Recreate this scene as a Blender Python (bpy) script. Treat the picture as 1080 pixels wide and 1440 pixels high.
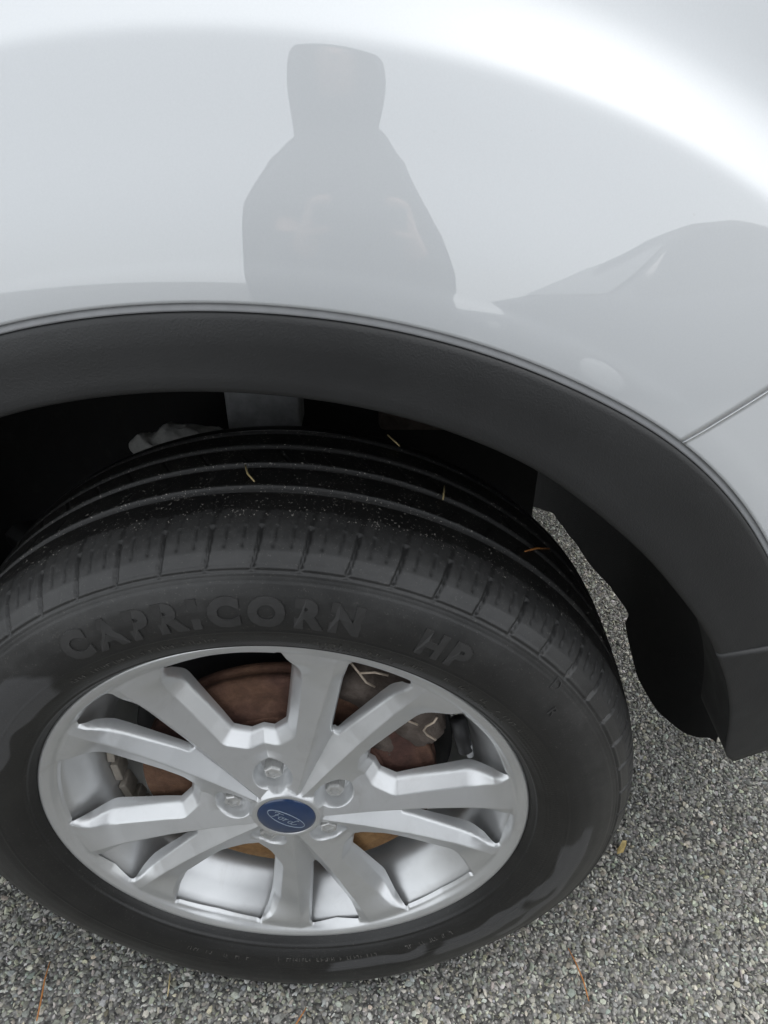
import bpy, bmesh, math, random
import numpy as np
from mathutils import Vector, Matrix
R_ = math.radians
rng = np.random.default_rng(7)
random.seed(7)
for o in list(bpy.data.objects): bpy.data.objects.remove(o)
SC = bpy.context.scene
COL = SC.collection
Z0 = 0.333                      # hub height above the asphalt

# ---------------------------------------------------------------- camera, sky, sun, exposure
cam = bpy.data.cameras.new('camera'); camo = bpy.data.objects.new('camera', cam); COL.objects.link(camo)
cam.sensor_fit = 'VERTICAL'; cam.sensor_height = 36.0; cam.lens = 36.0*1037.5/1440
cam.clip_start = 0.02; cam.clip_end = 3000
CAM = Vector((0.0990, -0.4233, 0.6634+Z0))
yaw, pitch = -0.00623, 0.60859
camo.location = CAM
camo.rotation_euler = (math.pi/2-pitch, 0, -yaw)
SC.camera = camo

SUN_EL, SUN_AZ = 54.0, 78.0      # azimuth clockwise from +Y: from the right, slightly beyond the car
w = bpy.data.worlds.new('World'); SC.world = w; w.use_nodes = True
nt = w.node_tree; nt.nodes.clear()
sky = nt.nodes.new('ShaderNodeTexSky'); sky.sky_type = 'NISHITA'; sky.sun_disc = False
sky.sun_elevation = R_(SUN_EL); sky.sun_rotation = R_(SUN_AZ)
sky.air_density = 1.0; sky.dust_density = 2.0; sky.ozone_density = 1.0
hs = nt.nodes.new('ShaderNodeHueSaturation'); hs.inputs['Saturation'].default_value = 0.36
bg = nt.nodes.new('ShaderNodeBackground'); bg.inputs['Strength'].default_value = 0.13
out = nt.nodes.new('ShaderNodeOutputWorld')
nt.links.new(sky.outputs[0], hs.inputs['Color']); cl = nt.nodes.new('ShaderNodeMix'); cl.data_type = 'RGBA'; cl.inputs['Factor'].default_value = .72; cl.inputs[7].default_value = (6.3, 6.52, 6.72, 1)
nt.links.new(hs.outputs[0], cl.inputs[6]); nt.links.new(cl.outputs[2], bg.inputs['Color']); nt.links.new(bg.outputs[0], out.inputs['Surface'])
sl = bpy.data.lights.new('sun', 'SUN'); sl.energy = 0.9; sl.angle = R_(24); sl.color = (1.0, 0.965, 0.92)
so = bpy.data.objects.new('sun', sl); COL.objects.link(so)
sd = Vector((math.sin(R_(SUN_AZ))*math.cos(R_(SUN_EL)), math.cos(R_(SUN_AZ))*math.cos(R_(SUN_EL)), math.sin(R_(SUN_EL))))
so.rotation_euler = sd.to_track_quat('Z', 'Y').to_euler(); so.location = (2, -3, 5)
SC.view_settings.view_transform = 'Standard'; SC.view_settings.look = 'None'
SC.view_settings.exposure = 0.98; SC.view_settings.gamma = 1.0
SC.render.engine = 'CYCLES'

# ---------------------------------------------------------------- helpers
def tag(o, label=None, cat=None, group=None, kind=None):
    if label: o['label'] = label
    if cat: o['category'] = cat
    if group: o['group'] = group
    if kind: o['kind'] = kind
    return o
def empty(name, loc=(0,0,0), parent=None):
    o = bpy.data.objects.new(name, None); COL.objects.link(o); o.location = loc; o.parent = parent
    o.empty_display_size = 0.1
    return o
def mk(name, V, F, mat, parent=None, smooth=True, attrs=None):
    """V (n,3) array, F list of arrays (m,3)/(m,4) or list of tuples"""
    me = bpy.data.meshes.new(name)
    V = np.asarray(V, dtype=np.float32).reshape(-1,3)
    if isinstance(F, np.ndarray): F = [F]
    if len(F) and isinstance(F[0], np.ndarray) and F[0].ndim == 2:
        loops = np.concatenate([f.reshape(-1) for f in F]).astype(np.int32)
        sizes = np.concatenate([np.full(len(f), f.shape[1], np.int32) for f in F])
        starts = np.concatenate([[0], np.cumsum(sizes)[:-1]]).astype(np.int32)
        me.vertices.add(len(V)); me.vertices.foreach_set('co', V.reshape(-1))
        me.loops.add(len(loops)); me.loops.foreach_set('vertex_index', loops)
        me.polygons.add(len(sizes)); me.polygons.foreach_set('loop_start', starts)
        me.update(calc_edges=True)
    else:
        me.from_pydata([tuple(map(float, v)) for v in V], [], [tuple(map(int, f)) for f in F])
        me.update()
    me.validate()
    me.polygons.foreach_set('use_smooth', np.full(len(me.polygons), smooth))
    if attrs:
        for k, a in attrs.items():
            a = np.asarray(a, np.float32)
            if a.ndim == 1:
                at = me.attributes.new(k, 'FLOAT', 'POINT'); at.data.foreach_set('value', a)
            else:
                at = me.attributes.new(k, 'FLOAT_COLOR', 'POINT')
                at.data.foreach_set('color', np.concatenate([a, np.ones((len(a),1), np.float32)], 1).reshape(-1))
    me.materials.append(mat)
    o = bpy.data.objects.new(name, me); COL.objects.link(o); o.parent = parent
    return o
def gridfaces(nr, nc, wrap=False):
    i = np.arange(nr-1)[:,None]; j = np.arange(nc if wrap else nc-1)[None,:]
    a = i*nc+j; b = i*nc+(j+1)%nc; c = (i+1)*nc+(j+1)%nc; d = (i+1)*nc+j
    return np.stack([a,b,c,d], -1).reshape(-1,4)
def lathe(name, prof, mat, parent, n=128, smooth=True, axis='y', loc=None, closed=False):
    """profile of (r, y) turned about the wheel axis (Y)"""
    prof = list(prof) + ([prof[0]] if closed else [])
    P = np.array(prof); t = np.linspace(0, 2*np.pi, n, endpoint=False)
    V = np.zeros((len(P), n, 3)); V[...,0] = P[:,0:1]*np.cos(t); V[...,2] = P[:,0:1]*np.sin(t); V[...,1] = P[:,1:2]
    o = mk(name, V, gridfaces(len(P), n, True), mat, parent, smooth)
    if loc: o.location = loc
    return o
def tube(name, pts, rad, mat, parent=None, n=8, smooth=True):
    P = [Vector(p) for p in pts]; rad = rad if hasattr(rad,'__len__') else [rad]*len(P)
    V=[]; up = Vector((0.13,0.21,0.97)).normalized()
    for i,p in enumerate(P):
        d = (P[min(i+1,len(P)-1)]-P[max(i-1,0)]).normalized()
        a = d.cross(up)
        if a.length < 1e-3: a = d.cross(Vector((1,0,0)))
        a.normalize(); b = d.cross(a)
        for k in range(n):
            t = 2*math.pi*k/n; V.append(p+(a*math.cos(t)+b*math.sin(t))*rad[i])
    F=[]
    for i in range(len(P)-1):
        for k in range(n): F.append((i*n+k, i*n+(k+1)%n, (i+1)*n+(k+1)%n, (i+1)*n+k))
    F.append(tuple(range(n))[::-1]); F.append(tuple((len(P)-1)*n+k for k in range(n)))
    return mk(name, [tuple(v) for v in V], F, mat, parent, smooth)
def box(name, c, s, mat, parent=None, bev=0.004, rot=None, seg=2):
    bm = bmesh.new(); bmesh.ops.create_cube(bm, size=1)
    for v in bm.verts: v.co = Vector((v.co.x*s[0], v.co.y*s[1], v.co.z*s[2]))
    if bev: bmesh.ops.bevel(bm, geom=bm.edges[:], offset=bev, segments=seg, affect='EDGES', profile=.5)
    if rot: bmesh.ops.rotate(bm, verts=bm.verts, matrix=Matrix.Rotation(rot[1], 3, rot[0]))
    me = bpy.data.meshes.new(name); bm.to_mesh(me); bm.free(); me.materials.append(mat)
    o = bpy.data.objects.new(name, me); COL.objects.link(o); o.location = c; o.parent = parent
    return o
def sstep(a, b, x):
    t = np.clip((x-a)/(b-a), 0, 1); return t*t*(3-2*t)
def vnoise(x, seed=0, n=512):
    r = np.random.default_rng(seed).random(n); x = np.asarray(x); i = np.floor(x).astype(int); f = x-i; f = f*f*(3-2*f)
    return r[i % n]*(1-f)+r[(i+1) % n]*f

# ---------------------------------------------------------------- materials
class NM:
    def __init__(s, name):
        s.m = bpy.data.materials.new(name); s.m.use_nodes = True; s.t = s.m.node_tree
        s.b = s.t.nodes['Principled BSDF']; s.co = None
    def n(s, k, **kw):
        q = s.t.nodes.new(k)
        for a, v in kw.items():
            if a in q.inputs: q.inputs[a].default_value = v
            else: setattr(q, a, v)
        return q
    def l(s, a, b): s.t.links.new(a, b)
    def set(s, **kw):
        for k, v in kw.items(): s.b.inputs[k.replace('_',' ')].default_value = v
        return s
    def coord(s):
        if not s.co: s.co = s.n('ShaderNodeTexCoord')
        return s.co.outputs['Object']
    def noise(s, scale, detail=4, rough=.6, dist=0):
        q = s.n('ShaderNodeTexNoise'); q.inputs['Scale'].default_value = scale; q.inputs['Detail'].default_value = detail
        q.inputs['Roughness'].default_value = rough; q.inputs['Distortion'].default_value = dist
        s.l(s.coord(), q.inputs['Vector']); return q.outputs['Fac']
    def ramp(s, fac, stops):
        q = s.n('ShaderNodeValToRGB'); e = q.color_ramp.elements
        while len(e) < len(stops): e.new(.5)
        for k, (p, c) in enumerate(stops):
            e[k].position = p; e[k].color = (*(c if hasattr(c,'__len__') else (c,c,c)), 1)
        s.l(fac, q.inputs['Fac']); return q.outputs['Color']
    def mix(s, fac, a, b, blend='MIX'):
        q = s.n('ShaderNodeMix', data_type='RGBA', blend_type=blend)
        for inp, v in ((q.inputs['Factor'], fac), (q.inputs[6], a), (q.inputs[7], b)):
            if hasattr(v, 'is_linked') or hasattr(v, 'links'): s.l(v, inp)
            else: inp.default_value = v if not hasattr(v,'__len__') else (*v, 1)
        return q.outputs[2]
    def attr(s, name, out='Fac'):
        q = s.n('ShaderNodeAttribute'); q.attribute_name = name; return q.outputs[out]
    def bump(s, h, strength, dist=.001):
        q = s.n('ShaderNodeBump'); q.inputs['Strength'].default_value = strength; q.inputs['Distance'].default_value = dist
        s.l(h, q.inputs['Height']); s.l(q.outputs[0], s.b.inputs['Normal']); return q
    def col(s, c):
        if hasattr(c, 'links'): s.l(c, s.b.inputs['Base Color'])
        else: s.b.inputs['Base Color'].default_value = (*c, 1)
        return s
    def rough(s, r):
        if hasattr(r, 'links'): s.l(r, s.b.inputs['Roughness'])
        else: s.b.inputs['Roughness'].default_value = r
        return s

def m_paint():
    m = NM('silver_paint'); f = m.noise(900, 2, .7)
    m.col(m.ramp(f, [(.3, (.575,.594,.608)), (.7, (.595,.614,.628))]))
    m.set(Metallic=.12, Coat_Weight=1.0, Coat_Roughness=.006, Coat_IOR=1.9); m.rough(.5)
    sp = m.ramp(m.noise(170, 3, .8), [(.70, 0), (.76, .25)]); big = m.ramp(m.noise(3, 4, .6), [(.4, 0), (.7, 1)])
    d = m.mix(1.0, sp, big, 'MULTIPLY'); src = m.b.inputs['Base Color'].links[0].from_socket; m.col(m.mix(d, src, (.36,.34,.30)))
    return m.m
def m_plastic(name, c, bumpy=.5, r=.5):
    m = NM(name); f = m.noise(700, 3, .6); g = m.noise(9, 4, .6)
    m.col(m.ramp(g, [(.3, tuple(x*.85 for x in c)), (.75, tuple(x*1.2 for x in c))]))
    m.rough(m.ramp(m.noise(25,4), [(.3, r-.06), (.7, r+.08)])); m.bump(f, bumpy, .0006)
    return m.m
def m_simple(name, c, r=.5, metal=0, bump=0, scale=60, var=.25, **kw):
    m = NM(name); g = m.noise(scale, 5, .65)
    m.col(m.ramp(g, [(.3, tuple(x*(1-var) for x in c)), (.7, tuple(min(1,x*(1+var)) for x in c))]))
    m.rough(r); m.set(Metallic=metal, **kw)
    if bump: m.bump(m.noise(scale*4, 4), bump, .001)
    return m.m
def m_alloy():
    m = NM('alloy_silver'); g = m.noise(14, 5, .6); f = m.noise(1500, 2)
    c = m.ramp(g, [(.25, (.62,.63,.635)), (.7, (.69,.697,.70))])
    dirt = m.ramp(m.noise(26, 8, .8, .6), [(.52, 0), (.66, .10), (.80, .42)])
    m.col(m.mix(dirt, c, (.27,.24,.2)))
    m.set(Metallic=.72, Coat_Weight=.25, Coat_Roughness=.15); m.rough(m.ramp(m.noise(40,4), [(.3,.30),(.7,.38)]))
    m.bump(f, .08, .0004)
    return m.m
def m_rubber():
    m = NM('tyre_rubber'); g = m.noise(22, 6, .65, .5); f = m.noise(800, 4, .7)
    dq = m.n('ShaderNodeMath', operation='MULTIPLY'); m.l(m.attr('dust'), dq.inputs[0]); m.l(m.ramp(m.noise(48, 7, .75, .4), [(.3,.45),(.7,1.25)]), dq.inputs[1]); d = dq.outputs[0]
    dark = m.ramp(g, [(.3, (.006,.006,.006)), (.75, (.014,.0137,.013))])
    grey = m.ramp(g, [(.25, (.026,.026,.0255)), (.75, (.052,.0515,.0505))])
    c = m.mix(d, dark, grey)
    sp = m.ramp(m.noise(420, 3, .8), [(.63, 0), (.66, 1)])
    q = m.n('ShaderNodeMath', operation='MULTIPLY'); m.l(sp, q.inputs[0]); m.l(m.attr('speck'), q.inputs[1])
    c = m.mix(m.attr('smear_sheen'), c, (.056,.056,.058)); m.col(m.mix(q.outputs[0], c, (.34,.32,.29)))  # sidewall patches get their reflection as a paler base colour
    rr = m.n('ShaderNodeMapRange'); m.l(m.attr('gloss'), rr.inputs['Value']); rr.inputs['To Min'].default_value = .62; rr.inputs['To Max'].default_value = .34
    m.rough(rr.outputs[0]); m.bump(f, .3, .0006)
    return m.m
def m_rust(name, a, b, c):
    m = NM(name); g = m.noise(60, 7, .7, .3)
    m.col(m.ramp(g, [(.25, a), (.5, b), (.75, c)])); m.rough(.85); m.bump(m.noise(350, 5, .7), .7, .0015)
    return m.m
def m_discrust():
    m = NM('rust_disc'); g = m.noise(60, 7, .7, .3); L_ = m.ramp(m.noise(6.5, 3, .5), [(.42, 0), (.6, 1)])
    z_ = m.n('ShaderNodeSeparateXYZ'); m.l(m.coord(), z_.inputs[0]); zr = m.n('ShaderNodeMapRange'); zr.inputs['From Min'].default_value = -.02; zr.inputs['From Max'].default_value = -.09; m.l(z_.outputs[2], zr.inputs['Value'])
    L_ = m.mix(.75, L_, zr.outputs[0])
    a = m.ramp(g, [(.25, (.040,.018,.014)), (.5, (.082,.037,.028)), (.75, (.14,.072,.052))]); b = m.ramp(g, [(.25, (.13,.065,.022)), (.5, (.25,.135,.05)), (.75, (.36,.22,.10))])
    m.col(m.mix(L_, a, b)); m.rough(.8); m.bump(m.noise(350, 5, .7), .8, .0018)
    return m.m
def m_asphalt():
    m = NM('asphalt'); v = m.n('ShaderNodeTexVoronoi'); v.inputs['Scale'].default_value = 190; m.l(m.coord(), v.inputs['Vector'])
    cc = m.ramp(v.outputs['Color'], [(.1, (.10,.099,.094)), (.5, (.20,.196,.186)), (.85, (.36,.352,.335))])
    e = m.ramp(v.outputs['Distance'], [(.3, 1), (.75, .35)])
    m.col(m.mix(1.0, cc, e, 'MULTIPLY')); m.rough(.85); 
    inv = m.n('ShaderNodeMath', operation='SUBTRACT'); inv.inputs[0].default_value = 1; m.l(v.outputs['Distance'], inv.inputs[1])
    m.bump(inv.outputs[0], 1.0, .004)
    return m.m
def m_chip():
    m = NM('aggregate'); c = m.attr('Col', 'Color'); g = m.ramp(m.noise(260, 4, .7), [(.3, .72), (.7, 1.2)])
    m.col(m.mix(1.0, c, g, 'MULTIPLY')); m.rough(.62); m.bump(m.noise(900,3), .3, .0005)
    return m.m
def m_liner():
    m = NM('liner_felt'); a = m.ramp(m.noise(7, 6, .7, 1.0), [(.55, 0), (.72, .5)]); b = m.ramp(m.noise(55, 5, .7), [(.45, 0), (.7, 1)])
    f = m.mix(1.0, a, b, 'MULTIPLY'); m.col(m.mix(f, (.010,.010,.0105), (.09,.085,.078))); m.rough(.7); m.bump(m.noise(500,3), .8, .0008)
    return m.m
M = dict(
    paint=m_paint(), trim=m_plastic('black_moulding', (.017,.0173,.0176), .45, .5),
    edge=m_simple('grey_edge_strip', (.26,.264,.27), .4, var=.1),
    liner=m_liner(),
    alloy=m_alloy(), rubber=m_rubber(),
    letter=m_simple('letter_rubber', (.031,.0305,.030), .5, var=.2),
    letter2=m_simple('print_rubber', (.075,.072,.066), .6, var=.5, scale=300),
    nut=m_simple('nut_steel', (.58,.58,.57), .32, .6, var=.15, scale=200),
    chrome=m_simple('chrome', (.72,.72,.71), .16, 1.0, var=.1),
    blue=m_simple('cap_blue', (.004,.028,.095), .3, var=.1, Coat_Weight=1.0, Coat_Roughness=.06),
    logo=m_simple('logo_silver', (.30,.36,.45), .35, .3, var=.05),
    rust=m_discrust(),
    orange=m_rust('rust_orange', (.09,.040,.014), (.22,.11,.04), (.33,.19,.08)),
    iron=m_rust('cast_iron', (.06,.045,.036), (.12,.095,.08), (.19,.16,.14)),
    wire=m_simple('spring_wire', (.62,.52,.42), .4, .4),
    weight=m_simple('weight_zinc', (.40,.36,.31), .55, .3, bump=.3),
    black=m_simple('black_metal', (.012,.012,.013), .5),
    galv=m_simple('galvanised', (.42,.43,.44), .5, .2),
    foam=m_simple('pale_undercoat', (.50,.50,.48), .8, bump=.6),
    asphalt=m_asphalt(), chip=m_chip(),
    needle=m_simple('dry_needle', (.42,.17,.045), .6, scale=200), straw=m_simple('straw', (.50,.40,.20), .6, scale=200),
    leaf=m_simple('yellow_leaf', (.36,.27,.10), .6, scale=120),
    glass=m_simple('dark_glass', (.012,.015,.018), .05, var=.1),
    jacket=m_simple('jacket_cloth', (.018,.020,.024), .85, scale=30, bump=.3),
    trousers=m_simple('denim', (.03,.045,.08), .85, scale=90, bump=.3),
    skin=m_simple('skin', (.45,.28,.21), .5, var=.08), shoe=m_simple('shoe', (.03,.03,.03), .6), hair=m_simple('hair', (.03,.02,.015), .6),
    carpaint=m_simple('dark_car_paint', (.06,.065,.075), .6, .0, var=.05),
)

# ---------------------------------------------------------------- ground
S = 1500.0
g = mk('ground', [(-S,-S,0),(S,-S,0),(S,S,0),(-S,S,0)], [(0,1,2,3)], M['asphalt'], None, False)
tag(g, kind='structure')

# ---------------------------------------------------------------- car body
car = empty('car', (0,0,0))
tag(car, 'silver car filling the frame, with black plastic wheel arch moulding', 'car')

TH_G = np.array([-20, 10, 30, 40.9, 50.2, 56.7, 65.5, 71.5, 80, 90, 105, 120, 150, 200.])
RG_  = np.array([.480,.488,.497,.504,.511,.5145,.5160,.5180,.5195,.5195,.5188,.518,.510,.49])+.0055
TH_I = np.array([-20, 0, 9.9, 20.5, 26.1, 33.8, 43.4, 56.1, 65.1, 74.6, 80.2, 93.5, 108, 125, 150, 200.])
RI_  = np.array([.395,.411,.4201,.4279,.4295,.4308,.4330,.4438,.4560,.4629,.4654,.4673,.4671,.462,.445,.42])
def smooth_interp(th, X, Y):
    f = np.linspace(-20, 200, 441); y = np.interp(f, X, Y)
    k = np.hanning(25); k /= k.sum(); y = np.convolve(np.pad(y, 12, mode='edge'), k, 'valid')
    return np.interp(th, f, y)
r_gap = lambda th: smooth_interp(th, TH_G, RG_)
r_in = lambda th: smooth_interp(th, TH_I, RI_)
base = lambda x: np.where(x > 0.9, ((.9-.08)**2/3.46)+(x-.9)*.474+ (x-.9)**2*1.6, np.where(x < -.55, (.63**2)/3.46 - (x+.55)*.05, (x-.08)**2/3.46))
# seam between quarter panel and bumper: a straight line in side view
_s0 = np.array([.2904,.4241]); _sd = np.array([.0569,.0302]); _sd = _sd/np.hypot(*_sd)
_t = np.linspace(-.12, 1.2, 400); _sp = _s0+_t[:,None]*_sd; _sr = np.hypot(_sp[:,0],_sp[:,1]); _st = np.degrees(np.arctan2(_sp[:,1],_sp[:,0]))
th_seam = lambda r: np.interp(r, _sr, _st)

def body_y(th, s, x, z):
    t_ = s-.018; y = -.010+.185*t_+.40*np.clip(t_,0,.16)**2
    fl = np.clip(.018-s, 0, None); y = np.where(s < .018, -.010-.215*fl+.05*fl**2/.018, y)
    k = .0015; u = (s-.134)/k
    y = y + .58*k*np.where(u > 30, u, np.log1p(np.exp(np.clip(u, -50, 30))))
    zz = np.clip(z-.60, 0, None)
    side = .046 + .9*zz**2 + .05*np.clip(.35-z, 0, None)
    kk = .007; d = (side-y)/kk                       # smooth minimum
    y = y - kk*np.log1p(np.exp(np.clip(-d, -40, 40)))*1.0
    return y + base(x)
S_ROWS = np.concatenate([[-.006,-.004,-.002], np.arange(0,.026,.002), np.arange(.03,.12,.008), np.arange(.12,.17,.0025), np.arange(.175,.3,.012), np.arange(.32,.75,.05)])
def body_sheet(name, lo, hi, ncol, flange_lo, flange_hi):
    cols = np.linspace(0, 1, ncol)
    ns = len(S_ROWS); V = np.zeros((ns, ncol+8, 3))
    for i, s in enumerate(S_ROWS):
        wgt = float(sstep(.03, .10, s))
        rm = .5185+s
        a, b = lo(rm), hi(rm)
        e = 180/np.pi/rm*np.array([.0, .0001, .0003, .0006])
        th = np.concatenate([a+e, a+e[-1]+(b-a-2*e[-1])*cols, (b-e)[::-1]])
        r = r_gap(th)*(1-wgt)+.5185*wgt+s
        x = r*np.cos(np.radians(th)); z = r*np.sin(np.radians(th)); y = body_y(th, s, x, z)
        if flange_lo: y[:4] += np.array([.006, .0006, .0002, .0])
        if flange_hi: y[-4:] += np.array([.0,.0002,.0006,.006])
        if i == 0: y += .014
        V[i,:,0]=x; V[i,:,1]=y; V[i,:,2]=z+Z0
    return mk(name, V, gridfaces(ns, ncol+8), M['paint'], car)
gapdeg = lambda r: .0003/r*180/np.pi
fender = body_sheet('quarter_panel', lambda r: float(th_seam(r))+gapdeg(r), lambda r: 184.0, 260, True, False)
bumper = body_sheet('rear_bumper', lambda r: math.degrees(math.asin(min(.9,.2273/r))), lambda r: float(th_seam(r))-gapdeg(r), 90, False, True)

# arch moulding swept along the arch
def sweep_arch(name, th0, th1, n, section, mat, parent=car, endcap=0.0):
    V = np.zeros((len(section), n, 3))
    for k, (a, dr, y) in enumerate(section):      # a: 0 at outer edge, 1 at inner lip; the lower end is cut level
        r0 = float(r_gap(31.)*(1-a)+r_in(31.)*a+dr); th = np.linspace(math.degrees(math.asin(th0/r0)), th1, n); rg = r_gap(th); ri = r_in(th)
        r = rg*(1-a)+ri*a+dr; x = r*np.cos(np.radians(th)); z = r*np.sin(np.radians(th))
        V[k,:,0]=x; V[k,:,1]=base(x)+y; V[k,:,2]=z+Z0
    return mk(name, V, gridfaces(len(section), n), mat, parent)
ZC = .2250                       # level of the joint between the arch moulding and the bumper cladding
TH_SEAM2 = math.degrees(math.asin(ZC/.4305))
sweep_arch('arch_edge_strip', ZC+.0009, 184, 240, [(0,-.0020,.006),(0,-.0020,-.0070),(0,-.0026,-.0090),(0,-.0044,-.0110),(0,-.0078,-.0130),(0,-.0090,-.0130),(0,-.0094,-.0118),(0,-.0094,.004)], M['edge'])
main_sec = [(0,-.0095,.004),(0,-.0095,-.0125),(0,-.0104,-.0142),(0,-.0135,-.0150)]+[(a,0,-.0158-.004*a) for a in (.35,.5,.65,.8)]+[(1,.005,-.0200),(1,.0018,-.0192),(1,.0003,-.0170),(1,0,-.013),(1,.0003,.002),(1,.004,.03)]
arch = sweep_arch('arch_moulding', ZC+.0009, 190, 240, main_sec, M['trim'])
# lower cladding under the bumper: left edge follows the arch, runs off to the right
tt = np.linspace(TH_SEAM2-.12, 9.9, 26); ri = r_in(tt); ex = ri*np.cos(np.radians(tt)); ez = ri*np.sin(np.radians(tt))
uu = np.concatenate([[-.0,-.0004,.0008,.003,.006], np.linspace(.012,.06,8), np.linspace(.08,.85,22)])
V = np.zeros((len(tt)+2, len(uu)+1, 3))
k = (np.arange(len(tt))/(len(tt)-1))
for j in range(-1, len(uu)):
    u = uu[max(j,0)]
    x = ex+u+.012*np.clip((k-.84)/.16,0,1)**2.2; z = ez+ u*.27*k**2 + 0*u
    roll = {-1:.060, 0:.004, 1:.0012, 2:.0003}.get(j, 0.0)
    y = base(x)-.0195+roll+ (.006 if j==-1 else 0)
    V[1:-1, j+1] = np.stack([x,y,z+Z0],1)
    V[0, j+1] = (x[0], y[0]+.012, z[0]+Z0+.0005); V[-1, j+1] = (x[-1], y[-1]+.05, z[-1]+Z0+.004)
mk('bumper_cladding', V, gridfaces(V.shape[0], V.shape[1]), M['trim'], car)

# wheel-house liner and the structure behind it
YL = np.array([-.02,.015,.046,.092,.16,.234,.30,.35,.42,.504,.60,.75,.85,.95]); TB = np.array([11.0,9.3,3.8,-2.2,-6.8,-8.8,-7.5,-5.8,-8.5,-12.3,-15,-20,-28,-31.])
_yf = np.linspace(-.06,1.0,531); _kb = np.hanning(31); _kb /= _kb.sum(); _tf = np.convolve(np.pad(np.interp(_yf,YL,TB),15,mode='edge'),_kb,'valid')
liner_low = lambda y: float(np.interp(y,_yf,_tf))
ys = np.concatenate([[.004], np.linspace(.012,.33,40)]); nth = 120
V = np.zeros((len(ys), nth, 3))
for i, yv in enumerate(ys):
    tb = liner_low(yv)
    th = np.linspace(tb, 200, nth); r = r_in(th)*.35+.65*.43+ .012*np.clip((th-60)/60,0,1)+.010
    bl_ = float(sstep(.0,.10,yv)); r = (r_in(th)+.004)*(1-bl_)+r*bl_
    r = r + .0025*np.sin(yv*60)*sstep(0,30,th-20)
    x = r*np.cos(np.radians(th)); V[i,:,0]=x; V[i,:,1]=yv+base(x)*(1-i/len(ys)); V[i,:,2]=r*np.sin(np.radians(th))+Z0
mk('wheel_arch_liner', V, gridfaces(len(ys), nth), M['liner'], car)
ys = np.linspace(.318, .95, 30); V = np.zeros((len(ys), 60, 3))
for i, yv in enumerate(ys):
    th = np.linspace(liner_low(yv)+.5*(vnoise(yv*30, 5)-.5), 62, 60); r = .4405
    V[i,:,0]=r*np.cos(np.radians(th)); V[i,:,1]=yv; V[i,:,2]=r*np.sin(np.radians(th))+Z0
mk('underbody_panel', V, gridfaces(len(ys), 60), M['liner'], car)
# inner wall of the wheel house
mk('wheel_house_wall', [(-.75,.42,.16),(.30,.42,.30),(.30,.42,.95),(-.75,.42,.95)], [(0,1,2,3)], M['liner'], car, False)
box('floor_pan', (-1.15, .98, .285), (1.5, 1.5, .05), M['liner'], car, .01)
box('boot_floor', (.64, .96, .60), (.56, 1.5, .05), M['liner'], car, .01)
# pale pieces that show above the tyre
box('frame_bracket', (-.045, .36, .615), (.085, .05, .075), M['galv'], car, .006)
box('spring_mount', (.13, .38, .60), (.085, .05, .06), M['iron'], car, .008)
bm = bmesh.new(); bmesh.ops.create_icosphere(bm, subdivisions=4, radius=1)
for v in bm.verts:
    n_ = .22*math.sin(7*v.co.x+2)+.18*math.sin(11*v.co.x+5*v.co.z)+.10*math.sin(29*v.co.x+13*v.co.y)+.08*math.sin(47*v.co.x+31*v.co.z); v.co = Vector((v.co.x*.058, v.co.y*.02, v.co.z*.017*(1+n_)+.006*v.co.x))
me = bpy.data.meshes.new('undercoat_lump'); bm.to_mesh(me); bm.free(); me.materials.append(M['foam'])
for pl in me.polygons: pl.use_smooth = True
o = bpy.data.objects.new('undercoat_lump', me); COL.objects.link(o); o.parent = car; o.location = (-.135, .30, .588)
# rest of the shell: roof side, roof, far side (out of the frame, shades the place as the car does)
prof = [(.30,1.10),(.36,1.25),(.44,1.42),(.55,1.58),(.75,1.66),(1.3,1.66),(1.55,1.50),(1.75,1.10),(1.85,.75),(1.85,.30)]
xs = np.linspace(-3.2, .78, 24); V = np.zeros((len(prof)+1, len(xs), 3))
for k, (yy, zz) in enumerate([(.19,1.02)]+prof):
    f = sstep(.3, .78, xs); b = sstep(-2.0,-3.2,xs)
    V[k,:,0] = xs; V[k,:,1] = yy+.1*f*(1 if yy<1 else -1); V[k,:,2] = zz-(zz>1.2)*(.25*f+.5*b)*(zz-.9)
mk('roof_shell', V, gridfaces(len(prof)+1, len(xs)), M['paint'], car)
mk('rear_end', [(.78,.22,.40),(.80,1.75,.40),(.80,1.75,1.15),(.78,.30,1.15),(.6,.5,1.6),(.6,1.4,1.6)], [(0,1,2,3),(3,2,5,4)], M['paint'], car, False)
mk('door_panel', [(-3.2,.10,.30),(-.47,.09,.30),(-.47,.09,.36),(-.47,.10,1.04),(-3.2,.11,1.04)], [(0,1,2,3,4)], M['paint'], car, False)
box('sill_cladding', (-1.75,.11,.27), (2.5,.06,.10), M['trim'], car, .012)

# ---------------------------------------------------------------- wheel
wheel = empty('wheel', (0,0,Z0), car)
PH0 = 28.5
def sdf_poly(U, Vv, poly):
    P = np.array(poly); d = np.full(U.shape, 1e9); s = np.ones(U.shape)
    for i in range(len(P)):
        a = P[i]; b = P[i-1]; e = b-a; wx = U-a[0]; wy = Vv-a[1]
        t = np.clip((wx*e[0]+wy*e[1])/(e@e), 0, 1); d = np.minimum(d, (wx-e[0]*t)**2+(wy-e[1]*t)**2)
        c1 = Vv >= a[1]; c2 = Vv < b[1]; c3 = e[0]*wy > e[1]*wx
        s = np.where((c1&c2&c3)|(~c1&~c2&~c3), -s, s)
    return s*np.sqrt(d)
def sym(pts): return pts+[(u,-v) for u, v in pts[::-1]]
_ar = lambda R, angs: [(R*math.cos(R_(q)), R*math.sin(R_(q))) for q in angs]
BIG = sym([(.1030,.010),(.1120,.0225),(.140,.0320),(.170,.0420),(.200,.0515),(.2155,.0500)]+_ar(.2195,(12.3,11.2,9.5,7,4.5,2.2,.6)))
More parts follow.
